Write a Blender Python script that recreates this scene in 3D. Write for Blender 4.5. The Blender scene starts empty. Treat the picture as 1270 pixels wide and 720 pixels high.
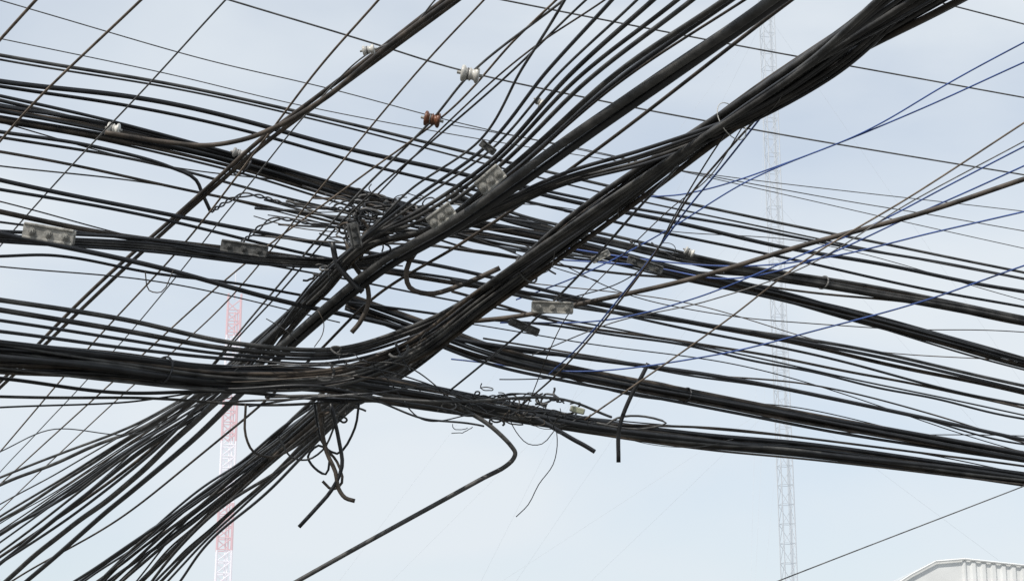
import bpy, math, random
import numpy as np
from mathutils import Vector, Matrix
random.seed(7); rng=np.random.RandomState(7)
S=bpy.context.scene; COL=S.collection
try:
    S.view_settings.view_transform='Standard'; S.view_settings.look='None'; S.view_settings.exposure=0
except Exception: pass
WS=.86
# ---------------- camera -----------------
PITCH=math.radians(15); F=2200.0; CAM=np.array([0,0,1.6])
cd=bpy.data.cameras.new('camera'); cam=bpy.data.objects.new('camera',cd); COL.objects.link(cam)
cam.location=CAM; cam.rotation_euler=(math.pi/2+PITCH,0,0)
cd.sensor_width=36; cd.lens=36*F/1270; cd.clip_end=6000; cd.clip_start=0.1
S.camera=cam
FW=np.array([0,math.cos(PITCH),math.sin(PITCH)]); UP=np.array([0,-math.sin(PITCH),math.cos(PITCH)]); RT=np.array([1.0,0,0])
def unproject(b,e,d):   # image pixel column, row and chosen depth -> world metres
    return CAM+d*FW+(b-635)/F*d*RT+(360-e)/F*d*UP
# ---------------- materials -----------------
def mat(name,col,rough=.5,metal=0,var=.25,scale=6,bump=0,spec=.5,col2=None,haze=0):
    m=bpy.data.materials.new(name); m.use_nodes=True; nt=m.node_tree; b=nt.nodes['Principled BSDF']
    tc=nt.nodes.new('ShaderNodeTexCoord'); n=nt.nodes.new('ShaderNodeTexNoise'); n.inputs['Scale'].default_value=scale; n.inputs['Detail'].default_value=6
    nt.links.new(tc.outputs['Object'],n.inputs['Vector'])
    r=nt.nodes.new('ShaderNodeValToRGB'); r.color_ramp.elements[0].position=.36; r.color_ramp.elements[1].position=.68
    r.color_ramp.elements[0].color=[c*(1-var) for c in col]+[1]; r.color_ramp.elements[1].color=(list(col2)+[1]) if col2 else [min(1,c*(1+var)) for c in col]+[1]
    nt.links.new(n.outputs['Fac'],r.inputs['Fac']); nt.links.new(r.outputs['Color'],b.inputs['Base Color'])
    b.inputs['Roughness'].default_value=rough; b.inputs['Metallic'].default_value=metal
    b.inputs['Specular IOR Level'].default_value=spec
    if haze: b.inputs['Emission Color'].default_value=(.66,.73,.81,1); b.inputs['Emission Strength'].default_value=haze  # aerial haze painted into the material as a constant glow
    if bump:
        bp=nt.nodes.new('ShaderNodeBump'); bp.inputs['Strength'].default_value=bump; bp.inputs['Distance'].default_value=.003
        n2=nt.nodes.new('ShaderNodeTexNoise'); n2.inputs['Scale'].default_value=70
        nt.links.new(tc.outputs['Object'],n2.inputs['Vector'])
        nt.links.new(n2.outputs['Fac'],bp.inputs['Height']); nt.links.new(bp.outputs['Normal'],b.inputs['Normal'])
    return m
BLK=[mat('black_rubber',(.021,.022,.024),.43,var=.4,spec=.5,bump=.3),mat('black_pvc',(.027,.028,.031),.38,var=.4,spec=.55,bump=.3),
     mat('weathered_rubber',(.055,.055,.055),.5,var=.5,spec=.5,bump=.5,col2=(.12,.117,.11)),mat('dusty_rubber',(.036,.035,.035),.55,var=.5,spec=.45,bump=.5,col2=(.09,.086,.08)),
     mat('brown_dust_rubber',(.040,.034,.028),.6,var=.4,spec=.45,bump=.5,col2=(.12,.095,.074))]
GREY=mat('galvanised_strand',(.15,.147,.142),.5,.3,var=.4,scale=9)
TAN=mat('rusty_strand',(.19,.15,.115),.7,.1,var=.45,scale=8)
BLUE=mat('blue_sheath',(.042,.09,.29),.5,var=.25)
STEEL=mat('galvanised_steel',(.36,.35,.32),.6,.35,var=.4,scale=18,bump=.6)
DSTEEL=mat('dark_steel',(.13,.13,.125),.65,.35,var=.45,scale=25,bump=.6)
PORC=mat('white_porcelain',(.62,.60,.55),.25,var=.25,scale=20)
BRN=mat('brown_porcelain',(.17,.068,.035),.3,var=.45,scale=20)
WHITEP=mat('white_plastic',(.55,.55,.52),.5,var=.15)
# ---------------- helpers -----------------
def smooth(pts,step=.05):
    P=np.array(pts,float); n=len(P)
    if n==2: 
        k=max(2,int(np.linalg.norm(P[1]-P[0])/.5)); t=np.linspace(0,1,k+1)[:,None]; return P[0]*(1-t)+P[1]*t
    c=np.r_[0,np.cumsum(np.maximum(1e-5,np.linalg.norm(np.diff(P,axis=0),axis=1))**.75)]
    M=np.zeros_like(P)
    for i in range(n):
        if i==0: M[i]=(P[1]-P[0])/(c[1]-c[0])
        elif i==n-1: M[i]=(P[-1]-P[-2])/(c[-1]-c[-2])
        else:
            h0=c[i]-c[i-1];h1=c[i+1]-c[i]
            M[i]=((P[i]-P[i-1])/h0*h1+(P[i+1]-P[i])/h1*h0)/(h0+h1)
    out=[]
    for i in range(n-1):
        h=c[i+1]-c[i]; L=np.linalg.norm(P[i+1]-P[i]); k=int(min(60,max(3,L/step)))
        t=np.linspace(0,1,k,endpoint=False)[:,None]
        out.append((2*t**3-3*t**2+1)*P[i]+(t**3-2*t**2+t)*h*M[i]+(-2*t**3+3*t**2)*P[i+1]+(t**3-t**2)*h*M[i+1])
    out.append(P[-1:]); return np.vstack(out)
def frames(Q):
    T=np.gradient(Q,axis=0); T/=np.linalg.norm(T,axis=1)[:,None]+1e-9
    N=np.zeros_like(Q); a=np.array([0,0,1.0]); a=a-T[0]*a.dot(T[0])
    if np.linalg.norm(a)<.1: a=np.array([1.0,0,0]); a=a-T[0]*a.dot(T[0])
    N[0]=a/np.linalg.norm(a)
    for i in range(1,len(Q)):
        v=N[i-1]-T[i]*N[i-1].dot(T[i]); N[i]=v/(np.linalg.norm(v)+1e-9)
    return T,N,np.cross(T,N)
def tube_mesh(name,Q,r,sides=8):
    T,N,B=frames(Q); n=len(Q); a=np.linspace(0,2*math.pi,sides,endpoint=False)
    r=np.broadcast_to(np.asarray(r,float),(n,))
    V=(Q[:,None,:]+r[:,None,None]*(np.cos(a)[None,:,None]*N[:,None,:]+np.sin(a)[None,:,None]*B[:,None,:])).reshape(-1,3)
    Fc=[]
    for i in range(n-1):
        for j in range(sides):
            k=(j+1)%sides; Fc.append((i*sides+j,(i+1)*sides+j,(i+1)*sides+k,i*sides+k))
    Fc.append(tuple(range(sides))); Fc.append(tuple(reversed(range((n-1)*sides,n*sides))))
    me=bpy.data.meshes.new(name); me.from_pydata(V.tolist(),[],Fc); me.polygons.foreach_set('use_smooth',[True]*(len(Fc)-2)+[False]*2); me.update()
    return me
def add(name,me,m,label=None,cat=None,group=None,parent=None):
    o=bpy.data.objects.new(name,me); COL.objects.link(o)
    if m is not None and me is not None: me.materials.append(m)
    if label: o['label']=label
    if cat: o['category']=cat
    if group: o['group']=group
    if parent is not None: o.parent=parent
    return o
def offp(p): return p[0]<=4 or p[0]>=1266 or p[1]<=4 or p[1]>=716
def extend(P3,px,L=7):
    P3=[np.array(p) for p in P3]
    if offp(px[0]): v=P3[0]-P3[1]; P3.insert(0,P3[0]+v/np.linalg.norm(v)*L)
    if offp(px[-1]): v=P3[-1]-P3[-2]; P3.append(P3[-1]+v/np.linalg.norm(v)*L)
    return P3
def dA(u): return 12+5*u/1270.
def dB(v): return float(np.interp(v,[-40,0,240,450,720,780],[8.6,9,11.5,14.2,21,22.5]))
LAB={'cable':"black rubber-sheathed overhead cable strung across the street",
 'thin':"thin black telephone wire strung between the cables",
 'grey':"thin grey galvanised steel wire strung high above the street",
 'tan':"thin rusty brown steel wire crossing above the cables",
 'blue':"thin blue-sheathed wire running loosely beside the black cables"}
def wobble(Q,amp):
    s=np.r_[0,np.cumsum(np.linalg.norm(np.diff(Q,axis=0),axis=1))]
    W=np.zeros_like(Q)
    for k in range(4):
        wl=rng.uniform(1.4,6); W+=amp*rng.normal(size=3)*[.6,.6,1]*np.sin(s/wl*6.28+rng.uniform(0,6.28))[:,None]*.45
    return Q+W
G0='overhead cables strung across the street'
def cable(path,w=5,kind='cable',m=None,amp=None,name=None,label=None,group=G0):
    if amp is None: amp={'grey':.002,'tan':.002,'thin':.012}.get(kind,.012)
    Q=smooth(extend([unproject(*p) for p in path],path)); Q=wobble(Q,amp)
    r=w*WS/F*14/2
    m=m or {'cable':random.choice(BLK),'thin':random.choice(BLK),'grey':GREY,'tan':TAN,'blue':BLUE}[kind]
    nm=name or {'cable':'overhead_cable','thin':'overhead_wire','grey':'steel_wire','tan':'steel_wire','blue':'blue_wire'}[kind]
    return add(nm,tube_mesh(nm,Q,r,8 if w>3 else 6),m,label or LAB[kind],'wire' if 'wire' in nm else 'cable',group)
def A(pts,w=5,kind='cable',off=0,**k): return cable([(u,v,dA(u)+off) for u,v in pts],w,kind,**k)
def Bc(pts,w=5,kind='cable',off=0,**k): return cable([(u,v,dB(v)+off) for u,v in pts],w,kind,**k)
GUIDE={}
def bundle(key,path,n,R,w=(5,7),twist=.5,lab=None,amp=.006,mats=None,thick=0):
    P3=extend([unproject(*p) for p in path],path)
    R=list(R) if hasattr(R,'__len__') else [R]*len(path)
    if offp(path[0]): R=[R[0]]+R
    while len(R)<len(P3): R=R+[R[-1]]
    R=R[:len(P3)]
    X=np.c_[np.array(P3),np.array(R)]
    Qx=smooth(X); Q=Qx[:,:3]; RR=Qx[:,3]
    T=np.gradient(Q,axis=0); T/=np.linalg.norm(T,axis=1)[:,None]
    side=np.cross(T,[0,0,1.]); side/=np.linalg.norm(side,axis=1)[:,None]; up=np.cross(side,T)
    s=np.r_[0,np.cumsum(np.linalg.norm(np.diff(Q,axis=0),axis=1))]
    GUIDE[key]=(Q,RR,T,side,up)
    damp=np.minimum(1,.10/RR)**1.3
    for i in range(n):
        rad=math.sqrt((i+.5)/n); th=i*2.39996+rng.uniform(-.3,.3)
        ph=rng.uniform(0,6.28,4)
        a=th+twist*np.minimum(1,.18/RR)*np.sin(s/rng.uniform(2,5)+ph[0])+.3*twist*damp*np.sin(s/.9+ph[1])
        rr=rad*(1+.25*damp*np.sin(s/rng.uniform(.7,2.5)+ph[2]))*RR
        C=Q+rr[:,None]*(np.cos(a)[:,None]*side+np.sin(a)[:,None]*up)
        C=wobble(C,amp)
        ww=rng.uniform(*w)*WS
        if i<thick: ww*=1.7
        add('overhead_cable',tube_mesh('overhead_cable',C,ww/F*7,8),random.choice(mats or BLK),lab or LAB['cable'],'cable',G0)
# ============ cross-street spans ============
A([(0,68),(250,112),(480,165),(700,218),(900,262),(1270,338)],5)
A([(0,73),(200,106),(400,152),(620,207),(850,262),(1270,346)],3)
A([(0,100),(150,118),(300,150),(480,195),(650,235),(850,280),(1270,362)],7)
A([(0,107),(150,131),(300,162),(480,208),(700,262),(950,315),(1270,382)],5,off=.1)
bundle('a1',[(u,v,dA(u)) for u,v in [(0,138),(130,163),(300,202),(430,240),(560,275),(700,303),(850,340),(1000,376),(1270,449)]],10,[.12,.10,.075,.085,.09,.075,.065,.06,.06],(3,7.5),amp=.01)
A([(0,165),(120,182),(210,205),(244,222),(252,240),(262,262)],5,off=-.1)
A([(0,172),(150,196),(330,236),(500,280),(640,310),(800,330),(1000,352),(1270,398)],4)
A([(0,190),(150,215),(350,262),(500,296),(700,330),(900,350),(1100,372),(1270,402)],4)
A([(0,220),(200,262),(400,305),(560,335),(750,375),(1000,425),(1270,484)],6)
A([(0,234),(200,274),(420,322),(600,352),(800,395),(1270,502)],4.5)
A([(0,262),(150,290),(350,318),(560,350),(760,380),(1000,429),(1270,488)],7,off=.1)
A([(0,276),(180,300),(400,340),(560,372),(800,415),(1270,515)],3,'thin')
A([(0,318),(60,318),(200,338),(400,368),(480,382),(620,398),(800,420),(1270,520)],4)
A([(0,290),(200,332),(340,370),(450,395),(560,420),(700,440),(900,468),(1270,545)],7,off=-.1)
bundle('a3',[(u,v,dA(u)) for u,v in [(0,442),(120,450),(250,464),(400,470),(500,486),(620,507),(750,532),(870,548),(1000,560),(1270,596)]],12,[.12,.09,.08,.09,.11,.09,.07,.06,.06,.06],(3.5,8),amp=.01)
bundle('a4',[(430,375,13.9),(520,408,14),(600,437,14.3),(700,461,14.8),(850,490,15.3),(1000,519,15.9),(1270,567,17)],8,[.05,.06,.065,.06,.06,.06,.06],(4,8.5))
bundle('a5',[(560,240,14.1),(640,272,14.5),(760,298,15),(900,330,15.5),(1050,355,16.1),(1270,396,17)],5,[.07,.06,.055,.055,.05,.05],(5,8))
for p,w in [([(560,362),(700,400),(850,424),(1000,449),(1270,506)],4.5),([(560,345),(700,378),(900,405),(1100,440),(1270,478)],6),
            ([(540,400),(640,432),(800,457),(1000,487),(1270,550)],3.5),([(560,215),(720,245),(900,278),(1270,345)],5),
            ([(600,505),(700,520),(900,533),(1100,555),(1270,578)],4),([(600,420),(760,445),(850,462),(1000,476),(1150,512),(1270,548)],3)]:
    A(p,w)
for p,w,k in [([(0,0),(240,70),(400,108),(560,150),(900,222),(1270,286)],1.8,'grey'),([(0,48),(210,92),(370,130),(800,205),(1270,262)],1.6,'grey'),
            ([(285,0),(460,53),(560,84),(760,128),(1000,172),(1270,217)],3,'grey'),([(625,0),(800,35),(1000,72),(1270,121)],3,'grey'),
            ([(1165,3),(1270,30)],3,'grey'),([(560,155),(700,180),(900,225),(1270,308)],1.6,'grey'),([(700,262),(820,285),(1000,300),(1270,372)],1.6,'grey'),
            ([(0,250),(200,300),(500,330)],2,'thin'),([(0,205),(200,230),(450,290)],2.2,'thin'),([(0,150),(200,205),(420,232)],2,'thin'),
            ([(0,330),(200,350),(420,400)],2,'thin'),([(700,515),(850,528),(1050,548),(1270,588)],2.2,'thin'),([(560,400),(700,420),(900,450),(1270,560)],2,'thin'),
            ([(610,440),(780,488),(1000,508),(1270,572)],2,'thin'),([(0,505),(150,500),(280,484),(430,500)],2.5,'thin'),
            ([(640,300),(800,372),(1000,400),(1270,412)],1.8,'thin'),([(650,350),(850,375),(1050,430),(1270,448)],1.8,'tan'),([(620,470),(800,470),(1000,530),(1270,540)],1.8,'thin'),
            ([(0,470),(170,485),(330,488),(470,500)],5,'cable'),([(0,492),(160,494),(330,500),(480,498)],4,'cable'),
            ([(0,560),(60,533),(170,537),(250,500),(300,490)],1.5,'grey')]:
    A(p,w,k,off=.25)
def blend(pts,w,off=0,kind='cable'):
    path=[]
    for u,v in pts:
        t=min(1,max(0,(u-380)/180.)); path.append((u,v,dA(u)*(1-t)+(dB(v)-.15)*t+off))
    return cable(path,w,kind,amp=.007)
for i in range(5):
    j=i*6-12; blend([(0,293+j*.5),(180,304+j*.6),(330,322+j*.5),(440,325+j*.4),(520,302+j*.4),(610,262+j*.5),(700,222+j*.6),(800,194+j*.8),(930,144+j*.6),(1030,85+j),(1130+j,-2)],random.uniform(3.5,6))
for i in range(4):
    j=i*13; blend([(0,372+j),(150,397+j*.9),(300,427+j*.5),(430,431+j*.4),(520,401+j*.5),(640,326+j*.4),(760,244+j*.4),(880,165),(1000,82),(1090+j*.6,-2)],random.uniform(4,7),off=-.1)
# ============ diagonal run ============
def bp(pts,off=0): return [(u,v,dB(v)+off) for u,v in pts]
bundle('c1',[(1150,0,9),(1048,62,9.7),(926,138,10.4),(800,226,11.3),(700,300,12.2),(600,374,12.9),(520,432,13.3),(430,466,13.4),(300,474,13.1),(150,458,12.6),(0,440,12)],15,
       [.12,.085,.06,.07,.08,.085,.09,.09,.085,.09,.1],(3.5,7),amp=.012,thick=1)
bundle('c2',bp([(1116,0),(1030,55),(922,128),(795,220),(690,300),(590,382),(510,440),(440,482),(380,530),(300,600),(220,668),(155,730)]),13,
       [.12,.085,.055,.07,.08,.09,.10,.12,.15,.21,.28,.34],(3,7.5),amp=.014,thick=1,twist=.9)
bundle('c3',bp([(560,395),(500,442),(430,486),(350,548),(270,612),(190,672),(125,722)],.35),4,[.05,.06,.09,.12,.16,.2,.24],(5,8),twist=.7,amp=.014)
bundle('d1',bp([(965,0),(850,82),(740,158),(640,230),(560,285),(480,330),(410,385),(330,455),(230,550),(120,640),(20,725)],-.2),2,[.045,.04,.04,.045,.05,.06,.06,.07,.09,.1,.12],(9,10.5),twist=.15)
bundle('d2',bp([(500,262),(440,318),(370,385),(290,460),(190,548),(90,622),(0,680)],.4),4,[.05,.06,.08,.11,.15,.18,.2],(4,8),twist=.7,amp=.014)
Bc([(985,0),(860,94),(745,180),(655,246),(570,304),(470,365),(390,440),(290,530),(150,640),(20,718)],4)
EX=[(0,662),(0,672),(0,625),(0,684),(0,640),(0,700),(0,646),(0,697),(0,658)]
for q,(x0,y1,w) in enumerate([(700,175,3),(758,185,4),(790,190,3),(812,200,5),(838,205,4.5),(858,212,5),(898,222,6),(908,228,6),(925,226,3)]):
    xe,ye=EX[q]; o=(q-4)*2.2; f=(ye-640)/60.
    Bc([(x0,0),(x0-(x0-600)*.5,y1*.47),(600+(x0-760)*.12,y1),(520+(x0-800)*.1,y1+60),(462+o*.5,296+o),(395+o*.5,358+o*1.3),(300+f*15,448+f*14),(150+f*10,548+f*24),(xe,ye)],w,off=.1+random.uniform(0,.25),amp=.006)
bundle('f1',bp([(565,0),(480,62),(395,125),(325,178),(255,240),(150,335),(80,400),(0,478)],1.2),2,[.04,.03,.03,.035,.035,.035,.035,.035],(5,6.5),twist=.2,mats=[BLK[4],BLK[3]])
Bc([(562,0),(470,66),(400,122),(345,156),(300,174),(255,181),(200,176),(130,164)],6,off=.6)
for (pts,n,sx,sy) in [([(560,400),(490,452),(410,500),(300,578),(160,675),(95,718)],3,9,3),([(540,425),(480,465),(420,510),(330,595),(235,680),(195,718)],3,9,2),([(470,275),(400,350),(305,440),(180,520),(80,560),(0,592)],2,2,9)]:
    for i in range(n):
        Bc([(u+i*sx*(.25+.75*k/(len(pts)-1)),v+i*sy*(.3+.7*k/(len(pts)-1))) if k<len(pts)-1 else (u+i*sx*1.6 if u else 0,v+(i*sy if not u else 0)) for k,(u,v) in enumerate(pts)],random.uniform(3,6.5),off=.3+.08*i,amp=.012)
for p,w,k in [([(470,0),(395,85),(330,170),(230,300),(120,420),(0,560)],2.6,'tan'),([(175,0),(40,130),(0,175)],3,'tan'),([(45,0),(0,50)],3.4,'tan'),
     ([(280,0),(160,130),(30,270),(0,305)],2,'grey'),([(700,0),(583,92),(536,148),(440,245),(330,372),(180,545),(0,700)],3,'grey'),
     ([(690,0),(640,48),(560,135),(440,225),(300,330),(160,455),(0,600)],2.6,'tan'),([(600,0),(530,75),(400,230),(280,375),(140,500),(0,632)],2.2,'tan'),
     ([(728,0),(640,85),(540,170),(440,260),(330,380),(200,520),(0,650)],2.6,'thin'),
     ([(745,0),(660,60),(560,150),(470,240)],2.2,'thin'),
     ([(540,0),(500,45),(457,66),(395,125),(300,240),(180,390),(0,585)],1.8,'grey')]:
    Bc(p,w,k,off=.9)
# irregular strands running through the knot
for i in range(14):
    u0=rng.uniform(390,460); v0=rng.uniform(245,305); u1=rng.uniform(560,700); v1=v0+(u1-u0)*rng.uniform(-.1,.35)
    cable([(u0-rng.uniform(40,100),v0-rng.uniform(0,30),13.3),(u0,v0,13),((u0+u1)/2,(v0+v1)/2+rng.normal()*8,13),(u1,v1,13.2),(u1+rng.uniform(30,80),v1+rng.uniform(5,25),13.5)],rng.choice([1.5,2,3,4]),'thin',amp=.015,label="thin black wire wandering through the knot of cables")
for i in range(8):
    u0=rng.uniform(270,420); v0=rng.uniform(450,500); u1=rng.uniform(500,690)
    cable([(u0-80,v0+rng.uniform(-10,20),13.2),(u0,v0,13),((u0+u1)/2,v0+rng.uniform(-15,15),12.9),(u1,rng.uniform(480,520),13.4),(u1+70,rng.uniform(510,530),14)],rng.choice([1.5,2,3,4]),'thin',amp=.02,label="thin black wire wandering through the knot of cables")
# ============ cables from the right ============
cable([(1270,222,12.4),(1150,262,12.6),(1000,303,12.9),(860,345,13.2),(740,372,13.5),(640,392,13.7),(560,400,13.9)],7,amp=.006)
cable([(1270,152,12),(1130,243,12.3),(1000,322,12.6),(900,398,12.9),(780,482,13.3),(725,520,13.5)],2.6,'tan')
cable([(1270,175,12),(1130,250,12.3),(1000,330,12.6),(880,372,12.9),(760,400,13.3),(660,440,13.6)],1.8,'grey')
for p in [[(1270,52),(1170,108),(1060,168),(950,212),(850,240),(740,255),(680,300)],[(1270,78),(1170,122),(1080,160),(930,225),(830,285),(740,330),(640,370)],
          [(1270,182),(1180,228),(1080,280),(980,322),(860,370),(760,395),(620,400)],[(1270,262),(1160,288),(1040,316),(930,328),(800,322),(640,300)],
          [(1270,332),(1150,372),(1020,405),(880,440),(720,462),(560,445)],[(1270,205),(1130,268),(1000,325),(900,345),(800,330),(650,320)]]:
    cable([(u,v,float(np.interp(u,[600,850,1270],[15,14.2,12.6]))) for u,v in p],2.4,'blue',amp=.01)
def drop(pts,w,kind='thin'):
    n=len(pts); cable([(u,v,float(np.interp(i,[0,2,n-1],[10.5,11.8,13.8]))) for i,(u,v) in enumerate(pts)],w,kind,amp=.01)
drop([(945,140),(900,200),(850,262),(815,310),(770,370),(720,430),(680,465)],2.2,'blue')
drop([(940,145),(895,195),(850,250),(815,310),(760,385),(700,455),(640,508)],2.6)
drop([(900,165),(865,220),(835,270),(808,320),(765,350),(680,378)],1.8); drop([(840,205),(790,260),(730,330),(660,400),(600,450),(550,490)],3)
drop([(925,150),(880,220),(830,262),(760,330),(700,395),(650,510)],1.4)
cable([(1268,603,15),(1120,660,14.6),(960,722,14)],1.8,'grey')
# hanging loose ends
LE="cut end of a black cable hanging loose below the bundle"
def loose(pts,d,w,m=None,label=LE): return cable([(u,v,d) for u,v in pts],w,name='loose_cable_end',m=m,amp=.002,label=label,group='loose cable ends')
GREYR=mat('grey_sunbleached_rubber',(.085,.083,.08),.55,var=.45,spec=.45,bump=.6,scale=12)
loose([(365,722),(440,680),(540,625),(600,592),(628,577),(637,568),(639,561),(635,554),(622,540),(603,524),(560,500)],14.2,7,GREYR,"thick dusty black cable bent sharply over and hanging below the bundle")
loose([(390,500),(398,545),(408,562),(404,588),(390,580),(382,566),(395,552),(418,562),(440,530),(445,500)],13.5,3.5)
loose([(400,510),(405,555),(418,572),(424,598),(412,606),(400,596)],13.45,4)
loose([(395,500),(405,560),(416,585),(420,606),(428,617),(440,621)],13.4,6)
loose([(410,500),(420,545),(424,578),(412,606),(392,630),(371,653)],13.4,5.5)
loose([(767,573),(768,530),(782,492),(796,466),(804,450)],14.7,6.5)
loose([(650,510),(690,532),(712,545),(725,552),(738,560)],14.5,7)
loose([(690,530),(691,552),(686,575),(668,600),(655,625),(640,640)],14.5,1.5,BLK[0],"thin black wire dangling in the air with a kinked tail")
loose([(630,515),(640,535),(655,550),(672,550),(690,530)],14.4,1.6)
loose([(600,272),(560,283),(522,305),(504,335),(508,356),(530,364),(575,352),(620,332)],12.4,7,None,"black cable looped back in a slack bend")
loose([(430,300),(440,330),(454,350),(457,375),(446,400),(436,412)],12.8,6.5,None,"black cable end curling down out of the tangle")
loose([(412,300),(418,326),(432,345),(450,362)],12.7,7.5,None,"black cable end curling down out of the tangle")
loose([(750,528),(765,518),(800,516),(826,524),(800,531),(770,530),(740,524)],14.7,3.5)
loose([(180,335),(185,360),(200,362),(215,335)],12.6,1.6)
loose([(305,500),(305,540),(315,560),(340,566),(362,556),(395,530)],13.4,3.5)
loose([(345,540),(360,566),(380,570),(400,558),(418,520)],13.4,3)
loose([(395,385),(402,400),(400,415),(390,430)],13,1.4); loose([(330,395),(352,408),(372,425)],13,1.4)
# random tangle of small wires
GL='curly loose wires in the tangle'
def curl(u,v,d,spread,L,w,m,lab="short curved wire sticking out of the tangled bundle"):
    p=unproject(u+rng.normal()*spread,v+rng.normal()*spread*.45,d+rng.normal()*.08); th=rng.uniform(0,6.28); k=rng.choice([-1,1])*rng.uniform(.2,1.6)
    pts=[p]; st=L/9; dirr=rng.normal()*.25
    for i in range(9):
        th+=k*.4+rng.normal()*.4
        p=p+st*rng.uniform(.7,1.3)*np.array([math.cos(th),dirr+rng.normal()*.2,math.sin(th)*.6]); pts.append(p)
    Q=smooth(pts,.02); add('loose_wire',tube_mesh('loose_wire',Q,w/F*7,6),m,lab,'wire',GL)
for (u,v,d,sp,n) in [(450,262,12.7,18,28),(510,256,12.3,20,12),(425,515,13.5,10,4),(420,458,12.9,30,5),(610,500,13.9,32,18),(692,508,14,20,14),(440,300,12.7,12,12),(400,340,12.9,14,4),(800,322,13.6,25,3)]:
    for i in range(n): curl(u,v,d,sp,rng.uniform(.15,.4),rng.choice([1,1.4,2,2.8] if u>550 else [1.2,1.8,2.6,3.6]),random.choice(BLK+[GREY]))
# twisted pairs (uneven hand-twisted drop wires)
def twisted(pts,d,w=2,R=.009,pitch=.16):
    Q=smooth([unproject(u,v,d) for u,v in pts],.015); T,N,B=frames(Q); s=np.r_[0,np.cumsum(np.linalg.norm(np.diff(Q,axis=0),axis=1))]
    f=s/pitch+.5*np.sin(s*5)+.3*np.sin(s*13)
    for k in (0,math.pi):
        a=f*6.28+k; rr=R*(1+.5*np.sin(s*7))[:,None]; C=Q+rr*(np.cos(a)[:,None]*N+np.sin(a)[:,None]*B)
        add('twisted_wire',tube_mesh('twisted_wire',C,w/F*7,6),BLK[1],"black wire twisted tightly together with its twin",'wire','twisted wire pairs')
twisted([(262,262),(300,242),(370,256),(440,260),(500,270)],12.7)
twisted([(300,300),(340,272),(390,278),(450,282),(490,275)],12.7)
twisted([(540,485),(600,492),(650,488),(700,498)],13.7)
def lash(key,a,b,R,pitch,m,w=1.4):
    Q,RR,T,sd,up=GUIDE[key]; n=len(Q); i0,i1=int(a*n),int(b*n); t=np.linspace(i0,i1-1,900)
    g=lambda X: np.stack([np.interp(t,np.arange(n),X[:,c]) for c in range(3)],1)
    q,s_,u_=g(Q),g(sd),g(up); rr=np.interp(t,np.arange(n),RR)*R+.012
    s=np.r_[0,np.cumsum(np.linalg.norm(np.diff(q,axis=0),axis=1))]; th=(s+.25*np.sin(s*2.3))/pitch*6.28
    C=q+rr[:,None]*(np.cos(th)[:,None]*s_+np.sin(th)[:,None]*u_)
    add('lashing_wire',tube_mesh('lashing_wire',C,w/F*7,5),m,"thin wire lashed in a spiral around a bundle of cables",'wire','lashing wires')
lash('c1',.25,.62,1.0,1.3,GREY,1.0); lash('a3',.3,.6,.95,1.1,GREY,1.0)
def ring(key,u,v,m,k=1.1,w=2.5):
    Q,RR,T,sd,up=GUIDE[key]; d=(Q-CAM)@FW; uu=635+((Q-CAM)@RT)/d*F; vv=360-((Q-CAM)@UP)/d*F
    e=np.where(d>1,(uu-u)**2+(vv-v)**2,1e9); i=int(np.argmin(e)); th=np.linspace(0,2*math.pi,28); R=RR[i]*k+.012
    C=Q[i]+R*(np.cos(th)[:,None]*sd[i]+np.sin(th)[:,None]*up[i])+R*(.3*np.sin(th+1))[:,None]*T[i]
    add('cable_tie',tube_mesh('cable_tie',C,w/F*7,6),m,"tie wrapped tightly around a thick cable bundle",'cable tie','cable ties')
for a in [('c1',905,150,WHITEP,1.9,1.0),('c1',655,335,BLK[2]),('c1',500,445,BLK[1]),('a3',200,460,BLK[1]),('a3',620,507,BLK[1]),('a1',300,200,BLK[1]),('a4',850,490,BLK[1],.9),('c2',440,480,BLK[1],1.0,4),('a5',1020,350,GREY,.9)]: ring(*a)
# ============ hardware ============
import bmesh
def boxbev(name,sx,sy,sz,bev=.006):
    bm=bmesh.new(); bmesh.ops.create_cube(bm,size=1); bmesh.ops.scale(bm,vec=(sx,sy,sz),verts=bm.verts)
    bmesh.ops.bevel(bm,geom=list(bm.edges),offset=bev,segments=2,affect='EDGES',profile=.6)
    me=bpy.data.meshes.new(name); bm.to_mesh(me); bm.free(); return me
def hexbolt(name,r,h):
    bm=bmesh.new()
    for rr,y0,y1,seg in [(r*1.5,0,-h*.15,16),(r*1.15,-h*.15,-h*.6,6),(r*.6,-h*.6,-h,10)]:
        a=[bm.verts.new((rr*math.cos(2*math.pi*k/seg),y0,rr*math.sin(2*math.pi*k/seg))) for k in range(seg)]
        b=[bm.verts.new((rr*math.cos(2*math.pi*k/seg),y1,rr*math.sin(2*math.pi*k/seg))) for k in range(seg)]
        for k in range(seg): bm.faces.new((a[k],a[(k+1)%seg],b[(k+1)%seg],b[k]))
        bm.faces.new(b); bm.faces.new(a[::-1])
    bmesh.ops.recalc_face_normals(bm,faces=bm.faces)
    me=bpy.data.meshes.new(name); bm.to_mesh(me); bm.free(); return me
def orient(o,p,xdir):
    x=Vector(xdir).normalized(); y=Vector((CAM-p)); y=-(y-x*y.dot(x)).normalized(); z=x.cross(y)
    M=Matrix((x,y,z)).transposed().to_4x4(); M.translation=Vector(p); o.matrix_world=M
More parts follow.
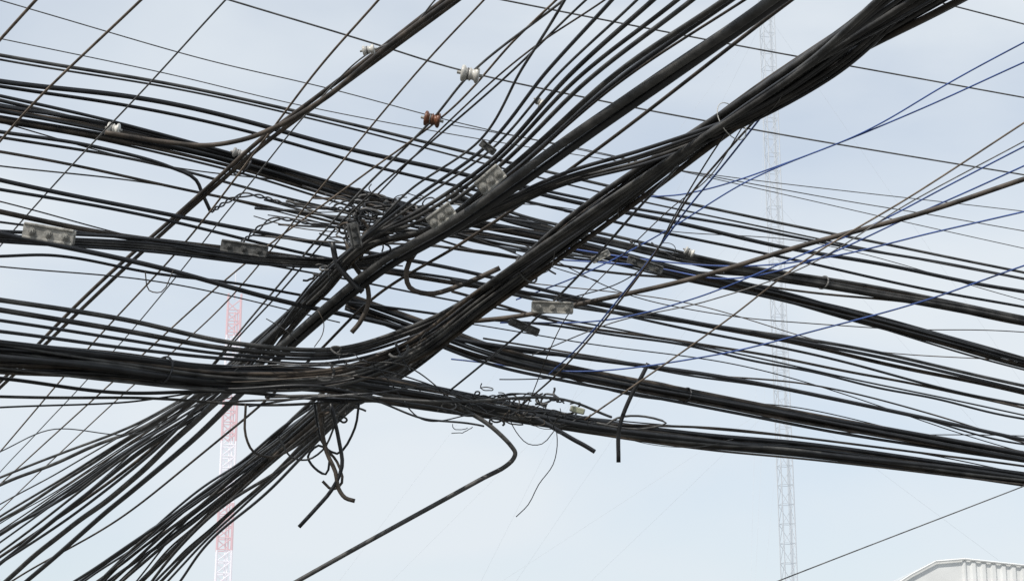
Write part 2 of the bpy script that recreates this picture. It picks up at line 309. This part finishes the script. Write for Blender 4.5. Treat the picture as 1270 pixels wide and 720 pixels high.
def clamp(u,v,d,du,dv,L,H,nb=3,m=STEEL,lab="galvanised steel three-bolt clamp gripping a cable"):
    p=unproject(u,v,d); q=unproject(u+du,v+dv,d); Lm=L/F*d; Hm=H/F*d
    e=add('cable_clamp',None,None,lab,'clamp','bolted cable clamps'); orient(e,p,q-p)
    for y in (-.02,.02):
        pl=add('clamp_plate',boxbev('clamp_plate',Lm,.014,Hm*.8,.005),m,parent=e); pl.location=(0,y,0)
    for z in (-.4,.4):
        rib=add('clamp_lip',boxbev('clamp_lip',Lm*.97,.04,Hm*.16,.006),m,parent=e); rib.location=(0,-.02,Hm*z)
    for i in range(nb):
        b=add('bolt',hexbolt('bolt',Hm*.16,.05),m,parent=e); b.location=((i-(nb-1)/2)*Lm/nb*.98,-.027,0)
        b.rotation_euler=(0,rng.uniform(0,1),0)
clamp(61,290,11.8,60,10,64,21); clamp(303,308,12.4,60,9,58,16,m=DSTEEL)
clamp(608,223,10.6,60,-52,38,22,lab="short galvanised steel clamp bolted on a thick cable"); clamp(547,268,11.0,60,-45,36,20,lab="short galvanised steel clamp bolted on a thick cable")
clamp(685,381,12.2,60,2,52,16); clamp(800,328,13.1,60,20,46,11,m=DSTEEL); clamp(650,405,13,60,25,40,11,m=DSTEEL)
clamp(440,292,12.3,10,50,32,15,m=DSTEEL); clamp(605,183,10.9,40,30,22,10,2,m=DSTEEL,lab="small dark two-bolt clamp on a bundle of cables")
clamp(745,318,13,40,-20,24,9,2,lab="small two-bolt clamp on a bundle of cables")
def lathe(name,prof,seg=28):
    V=[];Fc=[];n=len(prof)
    for x,r in prof:
        for k in range(seg): a=2*math.pi*k/seg; V.append((x,r*math.cos(a),r*math.sin(a)))
    for i in range(n-1):
        for k in range(seg): l=(k+1)%seg; Fc.append((i*seg+k,i*seg+l,(i+1)*seg+l,(i+1)*seg+k))
    Fc.append(tuple(reversed(range(seg)))); Fc.append(tuple(range((n-1)*seg,n*seg)))
    me=bpy.data.meshes.new(name); me.from_pydata(V,[],Fc); me.polygons.foreach_set('use_smooth',[True]*len(Fc)); me.update(); return me
def spool(u,v,d,du,dv,L,D,m,lab):
    p=unproject(u,v,d); q=unproject(u+du,v+dv,d); Lm=L/F*d; R=D/F*d/2
    e=add('spool_insulator',None,None,lab,'insulator','spool insulators on steel wires'); orient(e,p,q-p)
    pr=[(-.5,.35),(-.5,.72),(-.46,.95),(-.38,1),(-.3,.95),(-.24,.74),(-.14,.62),(-.06,.68),(0,.86),(.06,.68),(.14,.62),(.24,.74),(.3,.95),(.38,1),(.46,.95),(.5,.72),(.5,.35)]
    add('porcelain_body',lathe('porcelain_body',[(x*Lm,r*R) for x,r in pr]),m,parent=e)
    add('steel_pin',lathe('steel_pin',[(-.72*Lm,.12*R),(-.7*Lm,.2*R),(.7*Lm,.2*R),(.72*Lm,.12*R)],12),STEEL,parent=e)
    th=np.linspace(0,2*math.pi*2,50); C=np.stack([(-.14+.02*th/6.28)*Lm,np.cos(th)*R*.68,np.sin(th)*R*.68],1)
    add('tie_wire',tube_mesh('tie_wire',C,.004,5),GREY,parent=e)
DS=lambda v: dB(v)+.85
spool(583,92,DS(92),60,10,23,21,PORC,"white porcelain spool insulator on a thin steel wire")
spool(536,148,DS(148),60,12,20,19,BRN,"brown glazed porcelain spool insulator on a thin steel wire")
spool(457,62,DS(62),60,-10,15,13,PORC,"small white porcelain spool insulator tied to a wire")
spool(141,160,11.9,60,10,15,16,PORC,"small white porcelain spool insulator tied to a wire")
spool(668,126,DS(100),40,30,10,12,PORC,"small white porcelain spool insulator tied to a wire")
spool(297,190,12.6,60,15,16,12,mat('grey_porcelain',(.35,.34,.32),.4),"small dusty grey spool insulator resting against the cables")
spool(855,312,13,40,20,12,10,PORC,"small white porcelain spool insulator tied to a wire")
e=add('splice_box',None,None,"small white plastic splice box caught in the cables",'junction box'); orient(e,unproject(716,508,13.9),unproject(760,520,13.9)-unproject(716,508,13.9))
add('box_body',boxbev('box_body',.12,.05,.05,.012),WHITEP,parent=e); l=add('box_lid',boxbev('box_lid',.105,.012,.04,.005),mat('aged_plastic',(.4,.42,.3),.5),parent=e); l.location=(0,-.033,0)
# ============ masts ============
def beam(V,Fc,a,b,r,n=5):
    a=np.array(a,float);b=np.array(b,float);t=b-a;t/=np.linalg.norm(t);x=np.cross(t,[.3,.2,1.]);x/=np.linalg.norm(x);y=np.cross(t,x);o=len(V)
    for p in(a,b):
        for k in range(n): th=6.2832*k/n; V.append(tuple(p+r*(math.cos(th)*x+math.sin(th)*y)))
    for k in range(n): l=(k+1)%n; Fc.append((o+k,o+l,o+n+l,o+n+k))
def mk(name,segs):
    V=[];Fc=[]
    for s in segs: beam(V,Fc,*s)
    me=bpy.data.meshes.new(name); me.from_pydata(V,[],Fc); me.update(); return me
def mast(name,u,v,d,vtop,wpx,m,lab,cat,step,rl,rb,taper=1.0,guys=()):
    p=unproject(u,v,d); Y=p[1]; H=1.6+Y*math.tan(PITCH+math.atan((360-vtop)/F)); W=wpx/F*d
    e=add(name,None,None,lab,cat); e.location=(p[0],Y,0); e.rotation_euler=(0,0,.2)
    c=[(-1,-1),(1,-1),(1,1),(-1,1)]; w=lambda z: W/2*(1+(taper-1)*(1-z/H))
    P=lambda i,z:(c[i%4][0]*w(z),c[i%4][1]*w(z),z)
    for i in range(4): add('leg',mk('leg',[(P(i,0),P(i,H),rl)]),m,parent=e)
    sg=[];z=0
    while z+step<=H:
        for i in range(4):
            sg.append((P(i,z),P(i+1,z),rb)); sg.append((P(i,z),P(i+1,z+step),rb))
        z+=step
    add('cross_bracing',mk('cross_bracing',sg),m,parent=e)
    add('antenna_rod',mk('antenna_rod',[((0,0,H-.5),(0,0,H+3),.05)]),m,parent=e)
    add('cable_ladder',mk('cable_ladder',[((W*.25,-W*.45,0),(W*.25,-W*.45,H*.96),rb*1.3),((W*.05,-W*.45,0),(W*.05,-W*.45,H*.96),rb*1.3)]),m,parent=e)
    for (ang,z,rd) in guys:
        add('guy_wire',mk('guy_wire',[((0,0,z*H),(rd*math.cos(ang),rd*math.sin(ang),0),.008)]),m,parent=e)
    return e
MW=mat('hazed_painted_steel',(.32,.33,.34),.6,var=.12,scale=.3,haze=.42)  # steel glows faintly to stand in for haze over the distance
gy=[(a,z,48) for a in (.1,2.2,3.2,4.3) for z in (.45,.7,.95)]
mast('guyed_radio_mast',966,400,150,-28,15,MW,"tall slender guyed lattice radio mast of grey steel, paled by painted-in haze",'radio mast',1.6,.05,.026,1.0,gy)
RW=bpy.data.materials.new('hazed_red_white_paint'); RW.use_nodes=True; nt=RW.node_tree; b=nt.nodes['Principled BSDF']
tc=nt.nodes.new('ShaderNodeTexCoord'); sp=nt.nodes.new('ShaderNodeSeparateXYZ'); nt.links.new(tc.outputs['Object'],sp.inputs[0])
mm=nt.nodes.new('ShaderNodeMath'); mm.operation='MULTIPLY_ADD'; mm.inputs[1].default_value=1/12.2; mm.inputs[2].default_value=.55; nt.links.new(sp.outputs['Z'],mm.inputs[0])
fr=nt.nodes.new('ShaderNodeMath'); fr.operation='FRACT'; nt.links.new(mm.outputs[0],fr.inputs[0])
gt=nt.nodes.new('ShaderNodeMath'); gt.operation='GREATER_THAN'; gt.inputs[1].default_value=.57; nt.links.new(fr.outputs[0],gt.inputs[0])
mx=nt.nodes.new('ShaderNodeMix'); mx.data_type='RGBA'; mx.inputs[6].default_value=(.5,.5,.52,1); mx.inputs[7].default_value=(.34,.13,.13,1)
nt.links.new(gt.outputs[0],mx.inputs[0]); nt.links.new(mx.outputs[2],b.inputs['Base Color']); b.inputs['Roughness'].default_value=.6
b.inputs['Emission Color'].default_value=(.70,.67,.73,1); b.inputs['Emission Strength'].default_value=.62  # pale emission over both bands imitates distance haze; the tower is unlit
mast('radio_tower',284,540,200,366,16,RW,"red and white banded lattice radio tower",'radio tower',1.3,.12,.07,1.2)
# ============ building ============
WALL=mat('corrugated_sheet',(.8,.81,.8),.5,var=.08,scale=.8); ROOF=mat('roof_sheet',(.62,.65,.66),.5,.1,var=.1,scale=.8)
d=75.; Yb=unproject(1160,697,d)[1]
def wp(u,v):
    el=PITCH+math.atan((360-v)/F); z=1.6+Yb*math.tan(el); 
    dd=Yb*math.cos(PITCH)+(z-1.6)*math.sin(PITCH); return ((u-635)/F*dd,z)
top=[wp(u,v) for u,v in [(1108,727),(1130,713),(1160,697),(1196,694),(1270,702),(1400,716),(1520,731)]]
be=add('warehouse',None,None,"pale corrugated metal warehouse with a shallow curved roof",'building'); be.location=(top[0][0],Yb,0)
xs=[t[0] for t in top]; zs=[t[1] for t in top]; x0=xs[0]
X=np.arange(0,xs[-1]-x0,.07); V=[];Fc=[]
for i,x in enumerate(X):
    ph=(x%.42)/.42; y=-.09 if ph<.45 else 0.0
    if x+x0<xs[3]-.1: y=0
    z=float(np.interp(x+x0,xs,zs)); V+= [(x,y,0),(x,y,z)]
    if i: Fc.append((2*i-2,2*i,2*i+1,2*i-1))
me=bpy.data.meshes.new('front_wall'); me.from_pydata(V,[],Fc); me.update(); add('front_wall',me,WALL,parent=be)
V=[];Fc=[]
for i,(x,z) in enumerate(zip(xs,zs)):
    V+=[(x-x0,.0,z+.02),(x-x0,30,z+.02),(x-x0,.0,z+.1),(x-x0,30,z+.1)]
    if i: a=4*i-4;b_=4*i; Fc+=[(a,b_,b_+1,a+1),(a+2,a+3,b_+3,b_+2),(a,a+2,b_+2,b_)]
me=bpy.data.meshes.new('roof'); me.from_pydata(V,[],Fc); me.update(); add('roof',me,ROOF,parent=be)
tr=mk('eave_trim',[((xs[i]-x0,-.13,zs[i]+.03),(xs[i+1]-x0,-.13,zs[i+1]+.03),.05) for i in range(6)]); add('eave_trim',tr,WALL,parent=be)
me=bpy.data.meshes.new('side_wall'); me.from_pydata([(0,.01,0),(0,30,0),(0,30,zs[0]),(0,.01,zs[0])],[],[(0,1,2,3)]); add('side_wall',me,WALL,parent=be)
me=bpy.data.meshes.new('ground'); me.from_pydata([(-3000,-3000,0),(3000,-3000,0),(3000,3000,0),(-3000,3000,0)],[],[(0,1,2,3)])
g=add('ground',me,mat('dusty_asphalt',(.09,.088,.08),.9,var=.3,scale=.2)); g['kind']='structure'
# ============ light ============
w=bpy.data.worlds.new('World'); S.world=w; w.use_nodes=True; nt=w.node_tree
for n in list(nt.nodes): nt.nodes.remove(n)
out=nt.nodes.new('ShaderNodeOutputWorld'); sky=nt.nodes.new('ShaderNodeTexSky'); sky.sky_type='NISHITA'; sky.sun_disc=False
sd=Vector((-.55,-.75,1.0)).normalized(); sky.sun_elevation=math.asin(sd.z); sky.sun_rotation=math.atan2(sd.x,sd.y); sky.air_density=1; sky.dust_density=1.5
bg=nt.nodes.new('ShaderNodeBackground'); bg.inputs[1].default_value=.15; nt.links.new(sky.outputs[0],bg.inputs[0])
bc=nt.nodes.new('ShaderNodeBackground'); bc.inputs[0].default_value=(.77,.825,.875,1); bc.inputs[1].default_value=1.02
tc=nt.nodes.new('ShaderNodeTexCoord'); mp=nt.nodes.new('ShaderNodeMapping'); mp.inputs['Scale'].default_value=(1,1,2.2); mp.inputs['Rotation'].default_value=(.1,.25,0)
nz=nt.nodes.new('ShaderNodeTexNoise'); nz.inputs['Scale'].default_value=3.6; nz.inputs['Detail'].default_value=6; nz.inputs['Roughness'].default_value=.45; nz.inputs['Distortion'].default_value=.3
rp=nt.nodes.new('ShaderNodeValToRGB'); rp.color_ramp.elements[0].position=.33; rp.color_ramp.elements[1].position=.65
rp.color_ramp.elements[0].color=(.55,.55,.55,1); rp.color_ramp.elements[1].color=(.97,.97,.97,1)
ms=nt.nodes.new('ShaderNodeMixShader')
nt.links.new(tc.outputs['Generated'],mp.inputs[0]); nt.links.new(mp.outputs[0],nz.inputs['Vector']); nt.links.new(nz.outputs['Fac'],rp.inputs[0]); nt.links.new(rp.outputs[0],ms.inputs[0])
nt.links.new(bg.outputs[0],ms.inputs[1]); nt.links.new(bc.outputs[0],ms.inputs[2]); nt.links.new(ms.outputs[0],out.inputs[0])
sl=bpy.data.lights.new('sun','SUN'); sl.energy=3.0; sl.angle=math.radians(.5); sl.color=(1,.95,.88); so=bpy.data.objects.new('sun',sl); COL.objects.link(so)
so.rotation_euler=(-sd).to_track_quat('-Z','Y').to_euler()
